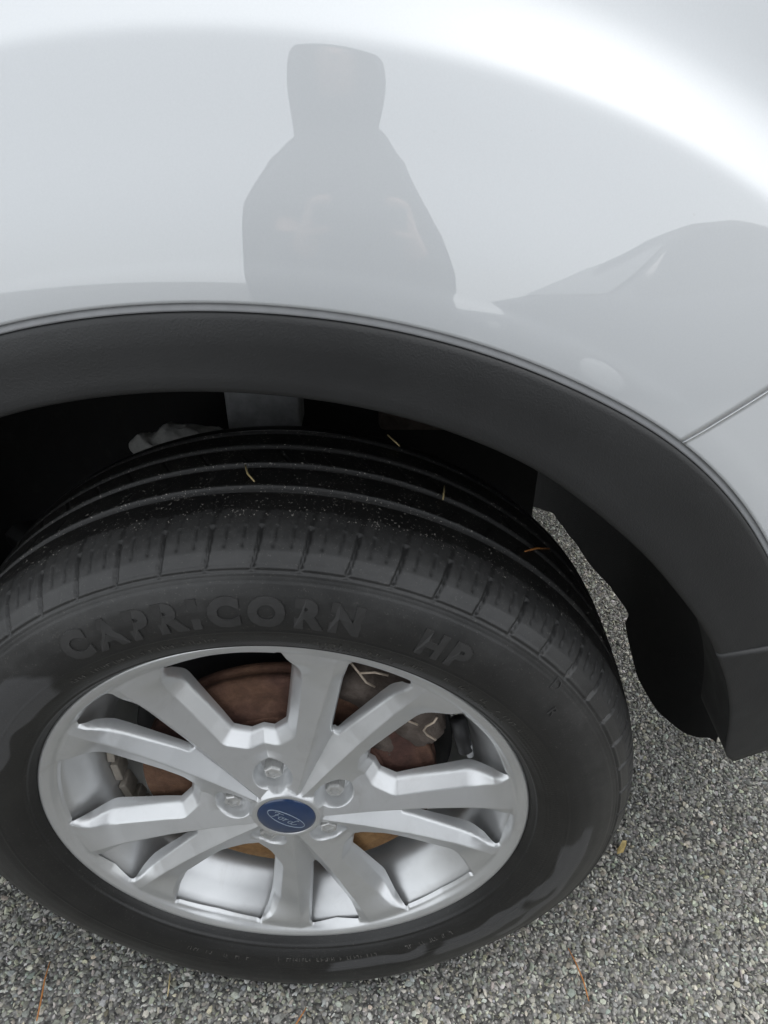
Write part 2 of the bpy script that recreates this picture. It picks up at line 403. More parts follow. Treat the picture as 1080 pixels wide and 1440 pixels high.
SLIT = sym([(.1195,.0006),(.190,.0192),(.2165,.0260)]+_ar(.2200,(6.5,5.9,5,4,2.5,1,.3)))
CUT = .0011
def rim_height(r, th):
    phi = (th-PH0) % 72.0; psi = np.abs(phi-36.0)
    us = r*np.cos(np.radians(psi)); vs = r*np.sin(np.radians(psi))
    pw = 36.0-psi; ub = r*np.cos(np.radians(pw)); vb = r*np.sin(np.radians(pw))
    sb = sdf_poly(ub, vb, BIG)-.0045*(1-.6*sstep(.19,.215,r)); ss = sdf_poly(us, vs, SLIT)-.0035
    vr = .0045+(us-.042)*.206; d = (vs-vr)*.98
    yr = np.interp(r, [0,.042,.08,.13,.18,.21,.239], [.003,.004,.0065,.008,.007,.0045,.003])
    rd = .0001
    dp = np.sqrt(np.clip(d,0,None)**2+rd**2)-rd; dn = np.sqrt(np.clip(-d,0,None)**2+rd**2)-rd
    h = yr+.38*dp*(1-.85*sstep(.185,.216,r))+.80*dn*(1-.75*sstep(.19,.218,r))
    ringf = 1-sstep(.1960,.2170, r); ringf = np.maximum(ringf, 0)
    cw = .0100*(1-np.clip((r-.182)/(.2240-.182),0,1)**1.3)+.0002; ch = np.clip(cw-sb, 0, cw); h = h+ .95*ch*sstep(.076,.084,r)
    ch2 = np.clip(.0015-ss, 0, .0015); h = h+.5*ch2*ringf
    # outer ring and lip
    lip = np.interp(r, [.2,.2225,.2250,.2275,.2300,.2330,.2360,.2375,.2385,.239], [.010,.0060,.0048,.0030,.0016,.0004,.0002,.0010,.0030,.0060])
    wl = sstep(.2205,.2280, r); h = h*(1-wl)+lip*wl
    # hub plateau and bezel
    hub = .0130; hw = 1-sstep(.062,.082, r); h = np.where(d > .004, h*(1-hw)+np.minimum(h, hub)*hw, h)
    bez = .0015+np.clip(r-.0335,0,None)*1.5+np.clip(.0295-r,0,None)*1.2; h = np.minimum(h, bez)
    # wheel-nut wells
    dl = np.hypot(ub-.0545, vb); well = np.interp(dl, [0,.0140,.0168,.0186,.0200], [.026,.026,.021,.0145,.0]); h = np.where(dl < .0198, np.maximum(h, well), h)
    sd = np.minimum(sb, ss)
    wd = np.interp(r, [.10,.19,.208,.220], [.003,.009,.009,.0012])
    h = h+ .9*np.clip(.0012-sd, 0, .0012) + np.clip(-sd,0,CUT)/CUT*wd
    return h, sd
rr = np.concatenate([np.linspace(.0245,.10,80), np.linspace(.101,.214,118), np.linspace(.2148,.239,32)])
nT = 1320; th = np.arange(nT)*360.0/nT
RR, TT = np.meshgrid(rr, th, indexing='ij'); H, SDF = rim_height(RR, TT)
F = gridfaces(len(rr), nT, True); sf = SDF.reshape(-1)[F].max(1); F = F[sf > -CUT]
XX = RR*np.cos(np.radians(TT)); ZZ = RR*np.sin(np.radians(TT))
for it in range(3):                              # pull the vertices past the cut back on to the window outline
    def sd_at(x, z): return rim_height(np.hypot(x,z), np.degrees(np.arctan2(z,x)))[1]
    s0 = sd_at(XX, ZZ); e = 2e-4; gx = (sd_at(XX+e,ZZ)-s0)/e; gz = (sd_at(XX,ZZ+e)-s0)/e; gl = np.maximum(np.hypot(gx,gz), .3)
    mv = np.where(s0 < -CUT, -CUT-s0, 0); mv = np.clip(mv, 0, .0025); XX = XX+gx/gl*mv; ZZ = ZZ+gz/gl*mv
H = rim_height(np.hypot(XX,ZZ), np.degrees(np.arctan2(ZZ,XX)))[0]
V = np.stack([XX, H, ZZ], -1)
mk('rim', V, F, M['alloy'], wheel)
lathe('barrel', [(.2385,.006),(.2375,.012),(.2272,.0125),(.2250,.0135),(.2190,.0230),(.2090,.036),(.199,.047),(.192,.062),(.191,.150),(.203,.17),(.215,.195),(.226,.205)], M['alloy'], wheel, 180)
lathe('hub_back', [(.020,.035),(.076,.035),(.080,.033),(.080,.030),(.02,.028)], M['alloy'], wheel, 64)
# nuts
def nut_mesh():
    bm = bmesh.new()
    prof = [(.0125,.0265),(.0125,.0225),(.0092,.0215)]
    rings=[]
    for r,y in [(.0122,.027),(.0122,.0225),(.0098,.0212)]:
        rings.append([bm.verts.new((r*math.cos(t), y, r*math.sin(t))) for t in [2*math.pi*k/24 for k in range(24)]])
    hexr = lambda t: .0088/ max(.8660, math.cos((t % (math.pi/3))-math.pi/6))*.93
    for y, f in [(.0212,1.0),(.0085,1.0),(.0070,.94),(.0062,.82),(.0060,.62),(.0085,.58),(.0090,.05)]:
        rings.append([bm.verts.new((hexr(t)*f*math.cos(t), y, hexr(t)*f*math.sin(t))) for t in [2*math.pi*k/24 for k in range(24)]])
    for a,b in zip(rings, rings[1:]):
        for k in range(24): bm.faces.new((a[k], a[(k+1)%24], b[(k+1)%24], b[k]))
    bm.faces.new(rings[-1])
    bmesh.ops.recalc_face_normals(bm, faces=bm.faces)
    me = bpy.data.meshes.new('wheel_nut'); bm.to_mesh(me); bm.free(); me.materials.append(M['nut']); return me
nm = nut_mesh()
for k in range(5):
    a = R_(PH0+72*k); o = bpy.data.objects.new('wheel_nut', nm); COL.objects.link(o); o.parent = wheel
    o.location = (.0545*math.cos(a), .0065, .0545*math.sin(a)); o.rotation_euler = (0, .4*k, 0)
# centre cap and emblem
lathe('centre_cap', [(.0001,-.0012),(.010,-.0010),(.020,-.0003),(.0265,.0008),(.0290,.0022),(.0292,.006)], M['blue'], wheel, 64)
def text_mesh(s, size, extrude, shear=0, offset=0, spacing=1, res=4):
    c = bpy.data.curves.new('t', 'FONT'); c.body = s; c.size = size; c.extrude = extrude; c.shear = shear; c.offset = offset
    c.space_character = spacing; c.align_x = 'CENTER'; c.resolution_u = res
    o = bpy.data.objects.new('t', c); COL.objects.link(o)
    dg = bpy.context.evaluated_depsgraph_get(); me = o.evaluated_get(dg).to_mesh()
    V = np.array([v.co[:] for v in me.vertices]); F = [tuple(p.vertices) for p in me.polygons]
    o.evaluated_get(dg).to_mesh_clear(); bpy.data.objects.remove(o); bpy.data.curves.remove(c)
    return V, F
ca, sa = math.cos(R_(-38)), math.sin(R_(-38))
def cap_y(r): return np.interp(r, [0,.010,.020,.0265,.029], [-.0012,-.0010,-.0003,.0008,.0022])
def on_cap(P, lift):
    P = np.asarray(P, float); x = P[:,0]*ca-P[:,1]*sa; z = P[:,0]*sa+P[:,1]*ca; r = np.hypot(x,z)
    return np.stack([x, cap_y(r)-lift-P[:,2], z], 1)
n = 64; t = np.linspace(0,2*np.pi,n,endpoint=False); V=[]; 
for f, up in ((.0,0),(.0,.0003),(.0009,.0003),(.0009,0)):
    V.append(np.stack([(.0215-f)*np.cos(t), (.0088-f)*np.sin(t), np.full(n,up)],1))
mk('emblem_oval', on_cap(np.concatenate(V), .0001), gridfaces(4, n, True), M['logo'], wheel)
# flowing script letters drawn as thin ribbons
strokes = [
 [(-.0150,.0030),(-.0143,.0048),(-.0120,.0052),(-.0095,.0046),(-.0070,.0052),(-.0058,.0049)],
 [(-.0105,.0048),(-.0112,.0020),(-.0122,-.0020),(-.0136,-.0046),(-.0155,-.0046)],
 [(-.0132,.0006),(-.0108,.0010),(-.0086,.0004)],
 [(-.0040,.0012),(-.0058,.0014),(-.0074,-.0004),(-.0074,-.0026),(-.0060,-.0036),(-.0042,-.0026),(-.0036,-.0004),(-.0040,.0012),(-.0026,.0016),(-.0010,.0016)],
 [(-.0006,.0018),(-.0012,-.0010),(-.0018,-.0034)],[(-.0013,-.0012),(.0004,.0012),(.0022,.0014)],
 [(.0074,.0008),(.0056,.0014),(.0040,.0000),(.0036,-.0022),(.0048,-.0036),(.0066,-.0026),(.0078,.0006)],
 [(.0104,.0058),(.0092,.0036),(.0078,.0000),(.0074,-.0026),(.0086,-.0036),(.0106,-.0026),(.0130,-.0006)],
 [(.0104,.0058),(.0116,.0056),(.0110,.0040)]]
V=[]; F=[]
for st in strokes:
    q = np.array(st); ts = np.linspace(0,len(q)-1,len(q)*6); px = np.interp(ts,range(len(q)),q[:,0]); py = np.interp(ts,range(len(q)),q[:,1])
    kx = np.ones(5)/5; px[2:-2] = np.convolve(px,kx,'valid'); py[2:-2] = np.convolve(py,kx,'valid')
    dx = np.gradient(px); dy = np.gradient(py); L = np.hypot(dx,dy)+1e-9; wdt = .00048*(.75+.5*np.abs(dy/L))
    b0 = len(V)
    for i in range(len(px)):
        nx, ny = -dy[i]/L[i]*wdt[i], dx[i]/L[i]*wdt[i]
        V += [(px[i]+nx,py[i]+ny,.0003),(px[i]-nx,py[i]-ny,.0003)]
    for i in range(len(px)-1): F.append((b0+2*i,b0+2*i+1,b0+2*i+3,b0+2*i+2))
mk('emblem_script', on_cap(V, .0001), F, M['logo'], wheel)

# tyre ---------------------------------------------------------
TP = np.array([(.2355,.012),(.2370,.004),(.2395,-.0005),(.2430,-.0050),(.2490,-.0105),(.2570,-.0150),(.2680,-.0183),(.2800,-.0198),(.2920,-.0190),(.3030,-.0162),(.3120,-.0120),(.3190,-.0075),(.3250,-.0030),(.3310,.0030),(.3365,.0110),(.3405,.0200),(.3435,.0300),(.3455,.0420),(.3467,.0560),(.3475,.0750),(.3480,.0980),(.3475,.1300),(.3465,.1500),(.3445,.1680),(.3400,.1800),(.3320,.1920),(.3180,.2040),(.2950,.2140),(.2700,.2150),(.2500,.2100),(.2360,.2000)])
seg = np.concatenate([[0], np.cumsum(np.hypot(*np.diff(TP,axis=0).T))])
# smooth the section with a Catmull-style resample
arc = np.concatenate([np.arange(0,.105,.0011), np.arange(.105,.28,.00125), np.arange(.28,seg[-1],.006)])
fine = np.linspace(0,seg[-1],2400); fr = np.interp(fine,seg,TP[:,0]); fy = np.interp(fine,seg,TP[:,1])
kern = np.hanning(61); kern/=kern.sum()
fr = np.convolve(np.pad(fr,30,mode='edge'),kern,'valid'); fy = np.convolve(np.pad(fy,30,mode='edge'),kern,'valid')
pr = np.interp(arc,fine,fr); py = np.interp(arc,fine,fy)
dr = np.gradient(pr,arc); dy = np.gradient(py,arc); nl = np.hypot(dr,dy); nr_, ny_ = dy/nl, -dr/nl       # outward normal
nT = 1560; th = np.arange(nT)*2*np.pi/nT
A, T = np.meshgrid(arc, th, indexing='ij'); PR = np.repeat(pr[:,None],nT,1); PY = np.repeat(py[:,None],nT,1)
D = np.zeros_like(A)
dip = lambda x, c, w: np.exp(-((x-c)/w)**4)
front = (PY < .1) & (A < .14)
# sidewall rings
sw = A < seg[12]+.004
D += .0009*dip(PR,.3225,.0011)*sw + .0007*dip(PR,.3190,.0006)*sw - .0006*dip(PR,.3208,.0005)*sw
D -= .0004*dip(PR,.3145,.0005)*sw; D += .0007*dip(PR,.2715,.0006)*sw; D += .0009*dip(PR,.2455,.0012)*sw
thd = np.degrees(th); thd = np.where(thd > 180, thd-360, thd); TD = np.repeat(thd[None,:],len(arc),0)
for k, rc in enumerate((.2520,.2555,.2590,.2625)):
    D += .0005*dip(PR,rc,.0007)*sw*sstep(-42+5*k,-36+5*k,TD)*(1-sstep(28+3*k,33+3*k,TD))*(.5+.5*(np.sin(TD*19+k)>-.2))
# grooves round the tread
tread = (A > seg[12]) & (PY < .2)
groove = np.zeros_like(A)
for c, wd in ((.063,.0036),(.097,.0034),(.128,.0032),(.157,.0030)):
    gq = dip(PY,c,wd)*tread; groove = np.maximum(groove, gq)
D -= .0065*groove
# lateral shoulder grooves and sipes
NP = 58; pitch_a = 2*np.pi/NP
sarc = (A-seg[13])/(.045)                      # 0 near sidewall, 1 at the first groove
lean = .020*(sarc-.35)**2*np.sign(sarc-.35)+.012*sarc
ph = ((T+lean)/pitch_a + .1*vnoise(T/pitch_a*.37,9)) % 1.0
dist = np.abs(ph-.5)*pitch_a*.336
mg = np.exp(-(dist/.0015)**4)*sstep(-.34,-.24,sarc)*(1-sstep(.72,.86,sarc)); 
D -= .0030*mg*front
sp = np.zeros_like(A)
for off in (.18,.82):
    d2 = np.abs(ph-off)*pitch_a*.336; sp = np.maximum(sp, np.exp(-(d2/.00075)**2)*sstep(.04,.12,sarc)*(1-sstep(.70,.80,sarc)))
D -= .0018*sp*front
# ribs sipes
for (c0,c1,sg,np_) in ((.069,.091,1,64),(.103,.122,-1,64)):
    inb = ((PY>c0)&(PY<c1)); pa = 2*np.pi/np_; p2 = ((T+sg*(PY-c0)*1.6)/pa) % 1.0
    D -= .002*np.exp(-(np.abs(p2-.5)*pa*.347/.0010)**2)*inb*(1-sstep(c0+.010,c0+.014,PY) if sg>0 else 1)
D += .0005*(vnoise(T*336/.006+np.floor(A/.007)*17, 41)-.5)*sstep(.0,.3,sarc)*front
PRd = PR+nr_[:,None]*D; PYd = PY+ny_[:,None]*D
X = PRd*np.cos(T); Z = PRd*np.sin(T)
# flat spot and sidewall bulge where the tyre carries the car
low = sstep(-.22,-.335,Z); bul = low*np.exp(-((PR-.305)/.03)**2)*.008; PYd = PYd-bul*(PY<.1)+bul*(PY>.12)
Z = np.where(Z < -Z0+.006, -Z0+.006-(.006)*(1-np.exp(-(-Z0+.006-Z)/.006)), Z)
nz1 = vnoise(T*60/2/np.pi*3,11)+1.4*vnoise(T*900/2/np.pi,12)
edge = .0385-.0022*(nz1-.7)
dust = np.where(PY < edge, .60, .04)
dust = np.where((A < seg[13]), .40, dust)*1.0
dust = np.where(PR < .2715, np.where(PY<.1,.06,dust), dust)
lens = sstep(.2715,.300,PR); dust = np.where((A<seg[13])&(PR>=.2715), .10+.46*lens, dust)
dust = dust*(.82+.36*vnoise(T*9+A*30,13))
dust = np.where((mg>.06)&(PY>.004), dust*.12, dust); dust = np.where(sp>.3, dust*.35, dust)
dust = np.where(groove>.5, .42, dust)
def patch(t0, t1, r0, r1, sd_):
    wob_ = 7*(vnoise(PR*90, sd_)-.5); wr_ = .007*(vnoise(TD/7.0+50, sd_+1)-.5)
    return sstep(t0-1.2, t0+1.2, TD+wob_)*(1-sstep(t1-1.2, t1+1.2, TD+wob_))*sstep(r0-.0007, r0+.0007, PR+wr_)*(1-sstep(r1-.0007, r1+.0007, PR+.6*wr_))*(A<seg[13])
smear_sheen = np.clip(patch(-84,-59,.263,.276,21)+patch(-55,-27,.266,.284,24)+patch(-24,-2,.272,.288,27)+patch(-40,4,.289,.297,29)+patch(131,160,.262,.300,31), 0, 1)  # glossy dressing patches, reflected sky and ground painted in as lighter grey
speck = np.where(tread & (PY>.030), 1.0, .12)
gloss = np.where(A < seg[13], .85, .25); gloss = np.where(PY>.036,.75,gloss)+.15*smear_sheen; gloss = np.where(groove>.3,.1,gloss)
V = np.stack([X,PYd,Z],-1)
mk('tyre', V, gridfaces(len(arc), nT, True), M['rubber'], wheel, True, dict(dust=dust.reshape(-1), speck=speck.reshape(-1), gloss=gloss.reshape(-1), smear_sheen=smear_sheen.reshape(-1)))
sw_i = slice(4, int(np.searchsorted(arc, seg[13]))); swr, swy = pr[sw_i], py[sw_i]
def sidewall_text(name, s, th_mid, r0, size, h, spacing=1.0, offset=0):
    Vt, Ft = text_mesh(s, size, h, offset=offset, spacing=spacing)
    cx = (Vt[:,0].max()+Vt[:,0].min())/2; ang = R_(th_mid)-(Vt[:,0]-cx)/(r0+size*.35); r = r0+Vt[:,1]
    y = np.interp(r, swr, swy)-Vt[:,2]-.0006
    return mk(name, np.stack([r*np.cos(ang), y, r*np.sin(ang)],1), Ft, M['letter'], wheel, False)
sidewall_text('raised_lettering', 'CAPRICORN', 97.5, .2800, .0330, .0006, 1.40, .0019)
sidewall_text('raised_lettering', 'HP', 60.5, .2800, .0300, .0006, 1.35, .0015)
def ticks(spans):
    V=[]; F=[]; q = random.Random(5)
    for t0, t1, r0, hh in spans:
        t = t0
        while t < t1:
            wdg = q.uniform(.25,.75); kind = q.random()
            if kind < .85:
                parts = [(t, wdg*.28, r0, hh)] if kind < .3 else [(t, wdg, r0+q.choice((0,hh*.45,hh*.8)), hh*.2),(t+q.choice((0,wdg*.72)), wdg*.28, r0, hh)]
                for (ta, dw, ra, dh) in parts:
                    b = len(V)
                    for up in (.0001,.0005):
                        for rr__, aa_ in ((ra,ta),(ra,ta+dw),(ra+dh,ta+dw),(ra+dh,ta)):
                            V.append((rr__*math.cos(R_(aa_)), float(np.interp(rr__,swr,swy))-up, rr__*math.sin(R_(aa_))))
                    F += [(b+4,b+5,b+6,b+7),(b,b+1,b+5,b+4),(b+1,b+2,b+6,b+5),(b+2,b+3,b+7,b+6),(b+3,b,b+4,b+7)]
            t += wdg+q.uniform(.2,.5)+(1.2 if q.random() < .12 else 0)
    o = mk('raised_small_print', V, F, M['letter2'], wheel, False); o['kind'] = 'stuff'; return o
ticks([(61,83,.2585,.0038),(66,80,.2520,.0030),(36,57,.2600,.0040),(40,52,.2530,.0030),(97,126,.2600,.0036),(-96,-70,.2570,.0045),(-62,-48,.2560,.0045),(-120,-104,.2600,.0040)])
sidewall_text('raised_lettering', 'D', 41.0, .3090, .0140, .0005)
sidewall_text('raised_lettering', 'R', 37.5, .2930, .0120, .0005)

# balance weights stuck inside the barrel
for k, (a, l) in enumerate(((173,.024),(183,.026),(192.5,.022),(200,.013),(205,.012))):
    aa = R_(a); o = box('balance_weight', (.1875*math.cos(aa), .0665+.002*(k%2), .1875*math.sin(aa)), (.008, .022, l), M['weight'], wheel, .0012)
    o.rotation_euler = (0, -aa, .02*k)
# ---------------------------------------------------------------- brake behind the wheel
hubp = (0,0,Z0)
ring = [(.102+.004*k+(.0008 if k%2 else 0), .0410+(.0004 if k%3==1 else 0)) for k in range(9)]
o = lathe('brake_disc', [(.078,.041),(.100,.041),(.1010,.0418)]+ring+[(.1385,.041),(.1395,.0423),(.149,.0426),(.151,.0438),(.151,.051),(.147,.052),(.147,.057),(.151,.058),(.151,.065),(.149,.066),(.085,.066)], M['rust'], car, 128); o.location = hubp
o = lathe('disc_hat', [(.020,.0355),(.074,.0355),(.078,.037),(.0795,.039),(.0795,.042)], M['orange'], car, 96); o.location = hubp
o = lathe('dust_shield', [(.05,.096),(.16,.096),(.168,.090),(.170,.092),(.170,.100)], M['black'], car, 96); o.location = hubp
# caliper: an arc-shaped casting with two ears and a bridge
def arc_block(name, t0, t1, r0, r1, y0, y1, mat, parent, n=14, bev=.004, wob=.002):
    bm = bmesh.new(); rows=[]
    for i in range(n+1):
        f = i/n; t = R_(t0+(t1-t0)*f); tp = math.sin(math.pi*f)**.35
        ra, rb = r0+.004*(1-tp)+wob*math.sin(f*17), r1-.018*(1-tp)+wob*math.sin(f*23+1)
        rows.append([bm.verts.new((r*math.cos(t), y, r*math.sin(t))) for r, y in ((ra,y0+.006*(1-tp)),((ra+rb)/2,y0-.003*tp),(rb,y0+.008*(1-tp)+.004),(rb,y1),(ra,y1))])
    for a,b in zip(rows, rows[1:]):
        for k in range(5): bm.faces.new((a[k],a[(k+1)%5],b[(k+1)%5],b[k]))
    bm.faces.new(rows[0][::-1]); bm.faces.new(rows[-1]); bmesh.ops.recalc_face_normals(bm, faces=bm.faces)
    bmesh.ops.bevel(bm, geom=[e for e in bm.edges if e.calc_face_angle(0) > .6], offset=bev, segments=2, affect='EDGES')
    me = bpy.data.meshes.new(name); bm.to_mesh(me); bm.free(); me.materials.append(mat)
    for pl in me.polygons: pl.use_smooth = True
    o = bpy.data.objects.new(name, me); COL.objects.link(o); o.parent = parent; o.location = hubp; return o
cal = arc_block('brake_caliper', 22, 70, .132, .182, .0545, .115, M['iron'], car); cal.location = (0, -.0145, Z0)
def cpart(o): o.parent = cal; o.location = (0,0,0); return o
cpart(arc_block('pad_backing', 24, 60, .100, .136, .0555, .0590, M['iron'], cal, 10, .001, .001))
cpart(tube('slide_pin', [(.176,.052,.058),(.172,.056,.074),(.168,.062,.092)], [.0075,.0085,.0085], M['black'], cal, 14))
cpart(tube('bleed_screw', [(.181,.050,.052),(.178,.053,.066)], [.0035,.0045], M['galv'], cal, 10))
cpart(tube('spring_clip', [(.098,.050,.120),(.106,.050,.112),(.118,.050,.104),(.128,.050,.098)], .0011, M['wire'], cal, 8))
cpart(tube('spring_clip', [(.146,.049,.110),(.143,.048,.104),(.136,.048,.098),(.134,.048,.092),(.138,.049,.084),(.146,.050,.076)], .0012, M['wire'], cal, 8))
cpart(tube('spring_clip', [(.066,.050,.182),(.074,.050,.168),(.080,.050,.156),(.088,.050,.150)], .0011, M['wire'], cal, 8))
cpart(tube('spring_clip', [(.074,.050,.168),(.088,.050,.169),(.100,.050,.165)], .0011, M['wire'], cal, 8))
o = tube('axle_shaft', [(0,.09,0),(0,.45,.0)], [.055,.045], M['iron'], car, 24); o.location = hubp
o = tube('suspension_arm', [(-.04,.20,-.02),(-.28,.34,.02),(-.5,.5,.03)], .035, M['black'], car, 12); o.location = hubp

# ---------------------------------------------------------------- asphalt chips (loose-looking aggregate set in the binder)
def chips():
    pi = (1+5**.5)/2
    ico = np.array([(-1,pi,0),(1,pi,0),(-1,-pi,0),(1,-pi,0),(0,-1,pi),(0,1,pi),(0,-1,-pi),(0,1,-pi),(pi,0,-1),(pi,0,1),(-pi,0,-1),(-pi,0,1)])/math.hypot(1,pi)
    fc = np.array([(0,11,5),(0,5,1),(0,1,7),(0,7,10),(0,10,11),(1,5,9),(5,11,4),(11,10,2),(10,7,6),(7,1,8),(3,9,4),(3,4,2),(3,2,6),(3,6,8),(3,8,9),(4,9,5),(2,4,11),(6,2,10),(8,6,7),(9,8,1)])
    x0,x1,y0,y1 = -.80,1.15,-.45,1.15; c = .0043
    nx, ny = int((x1-x0)/c), int((y1-y0)/c)
    gx, gy = np.meshgrid(np.arange(nx), np.arange(ny)); P = np.stack([gx.ravel(),gy.ravel()],1)+rng.random((nx*ny,2))*.95
    P = P*c+np.array([x0,y0])
    out_ = np.maximum.reduce([-.42-P[:,0], P[:,0]-.80, -.10-P[:,1], P[:,1]-1.08, np.zeros(len(P))]); P = P[rng.random(len(P)) < (1-out_/.36)**1.5*np.where(out_>0,.85,1)]; n = len(P)
    hid = (np.abs(P[:,0]) < .10)&(P[:,1] > .02)&(P[:,1] < .19)|(P[:,0] < .0)&(P[:,1] > .45); P = P[~hid]; n = len(P)
    sz = .0018+.0027*rng.random(n)**2; big = rng.random(n) < .05; sz[big] *= 1.35
    tmpl = ico[None]*(1+.62*(rng.random((n,12,1))-.5))
    sc = np.stack([sz*(.8+.6*rng.random(n)), sz*(.7+.4*rng.random(n)), sz*(.30+.25*rng.random(n))],1)
    q = rng.normal(size=(n,4)); q[:,1:3] *= .35; q /= np.linalg.norm(q,axis=1,keepdims=True); w_,x_,y_,z_ = q.T
    Rm = np.stack([np.stack([1-2*(y_*y_+z_*z_),2*(x_*y_-w_*z_),2*(x_*z_+w_*y_)],1),np.stack([2*(x_*y_+w_*z_),1-2*(x_*x_+z_*z_),2*(y_*z_-w_*x_)],1),np.stack([2*(x_*z_-w_*y_),2*(y_*z_+w_*x_),1-2*(x_*x_+y_*y_)],1)],1)
    Vv = np.einsum('nij,nkj->nki', Rm, tmpl*sc[:,None,:])
    h = sz*(-.12+.34*rng.random(n)) - .0006
    Vv[...,0] += P[:,0:1]; Vv[...,1] += P[:,1:2]; Vv[...,2] += h[:,None]
    Ff = (fc[None]+12*np.arange(n)[:,None,None]).reshape(-1,3); Va = Vv.reshape(-1,3)
    nz = np.cross(Va[Ff[:,1]]-Va[Ff[:,0]], Va[Ff[:,2]]-Va[Ff[:,0]]); cz = Va[Ff].mean(1)[:,2]
    Ff = Ff[(nz[:,2]/np.linalg.norm(nz,axis=1) > -.15)]
    lum = np.clip(np.exp(rng.normal(math.log(.305),.40,n)), .035, .55)
    wh = rng.random(n) < .012; lum[wh] = .5
    tint = np.stack([1.01+.05*rng.normal(size=n), 1+.02*rng.normal(size=n), .875+.06*rng.normal(size=n)],1)
    Cc = np.repeat((lum[:,None]*tint).astype(np.float32), 12, 0)
    o = mk('asphalt_chips', Vv.reshape(-1,3), Ff, M['chip'], None, False, dict(Col=np.clip(Cc,0,1)))
    tag(o, 'grey stone chips in the rough asphalt around the tyre', 'asphalt', kind='stuff')
chips()

# ---------------------------------------------------------------- small litter
def strand(name, pts, rad, mat, label, cat, group=None):
    P = [Vector(p) for p in pts]; c = P[0].copy()
    o = tube(name, [p-c for p in P], rad, mat, None, 6); o.location = c; tag(o, label, cat, group); return o
GZ = .0065
strand('pine_needle', [(.330,.030,GZ),(.336,.012,GZ+.001),(.341,-.008,GZ+.0005),(.343,-.030,GZ)], [.0006,.0009,.0010,.0007], M['needle'], 'orange pine needle on the asphalt just right of the tyre', 'pine needle')
strand('pine_needle', [(-.322,.010,GZ),(-.320,-.012,GZ+.001),(-.316,-.035,GZ),(-.313,-.055,GZ)], [.0006,.0009,.0010,.0009], M['needle'], 'orange pine needle on the asphalt at the bottom left corner', 'pine needle')
strand('pine_needle', [(-.168,-.002,GZ),(-.166,-.016,GZ+.001),(-.165,-.028,GZ)], [.0006,.0008,.0006], M['straw'], 'short tan needle on the asphalt below the left of the wheel', 'pine needle')
strand('pine_needle', [(-.010,-.062,GZ),(-.003,-.052,GZ+.003),(.004,-.040,GZ+.002)], [.0007,.0009,.0006], M['needle'], 'rusty needle lying under the wheel at the bottom edge', 'pine needle')
hz = lambda p: (p[0], p[1], p[2]+Z0)
strand('pine_needle', [hz(q) for q in ((.1479,.1133,.3172),(.1468,.102,.3178),(.1453,.0906,.3183))], [.0006,.0009,.0006], M['straw'], 'pale needle standing on the tread at the right of the tyre top', 'pine needle')
strand('pine_needle', [hz(q) for q in ((.2164,.076,.2750),(.231,.096,.2630),(.2477,.1163,.2470))], [.0006,.0011,.0007], M['needle'], 'rust coloured needle on the tread near the bright gap beside the liner', 'pine needle')
strand('pine_needle', [hz(q) for q in ((-.0178,.0934,.3498),(-.0135,.079,.3503),(-.0064,.068,.3500))], [.0006,.0009,.0006], M['straw'], 'curved pale needle on the tread at the very top of the tyre', 'pine needle')
strand('pine_needle', [hz(q) for q in ((.0985,.1704,.3357),(.104,.163,.3342),(.1095,.1555,.3325))], [.0006,.0009,.0006], M['straw'], 'pale needle on the inner tread edge deep under the wheel arch', 'pine needle')
bm = bmesh.new(); pts = [(-.016,.001),(-.008,.0040),(.001,.0035),(.010,.0042),(.017,-.001),(.007,-.0030),(-.004,-.0048)]
top = [bm.verts.new((x,y,.003+.002*math.sin(x*300))) for x,y in pts]; bot = [bm.verts.new((x,y,.0024+.002*math.sin(x*300))) for x,y in pts]
bm.faces.new(top); bm.faces.new(bot[::-1])
for i in range(7): bm.faces.new((top[i],bot[i],bot[(i+1)%7],top[(i+1)%7]))
me = bpy.data.meshes.new('leaf_scrap'); bm.to_mesh(me); bm.free(); me.materials.append(M['leaf'])
o = bpy.data.objects.new('leaf_scrap', me); COL.objects.link(o); o.location = (.432,.165,.006); o.rotation_euler = (.2,.1,.9)
tag(o, 'small yellow leaf scrap on the asphalt beside the tyre', 'leaf')

# ---------------------------------------------------------------- the photographer, who shows only as a reflection in the paint
def skin_mesh(name, verts, edges, radii, mat, parent=None, root=0, sub=2):
    me = bpy.data.meshes.new(name); me.from_pydata(verts, edges, []); me.update(); me.materials.append(mat)
    o = bpy.data.objects.new(name, me); COL.objects.link(o); o.parent = parent
    md = o.modifiers.new('skin', 'SKIN'); md.use_smooth_shade = True; md.branch_smoothing = .6
    for i, sv in enumerate(me.skin_vertices[0].data):
        r = radii[i]; sv.radius = r if hasattr(r,'__len__') else (r, r); sv.use_root = (i == root)
    sb = o.modifiers.new('sub', 'SUBSURF'); sb.levels = sub; sb.render_levels = sub
    return o
PX, PY_, = .055, -1.36
CX, CY, CZ = CAM.x-PX, CAM.y-PY_, CAM.z            # phone position seen from the feet
verts = [(0,.0,.86),(0,.07,1.00),(0,.17,1.16),(0,.25,1.28),(0,.29,1.34),(0,.33,1.41),(0,.345,1.49),(0,.345,1.56)]
edges = [(i,i+1) for i in range(7)]; rad = [(.16,.12),(.145,.11),(.15,.10),(.085,.07),(.055,.06),(.070,.085),(.078,.098),(.055,.07)]
def limb(pts, rr_, frm):
    k = frm
    for p, r in zip(pts, rr_):
        verts.append(p); rad.append(r); edges.append((k, len(verts)-1)); k = len(verts)-1
    return k
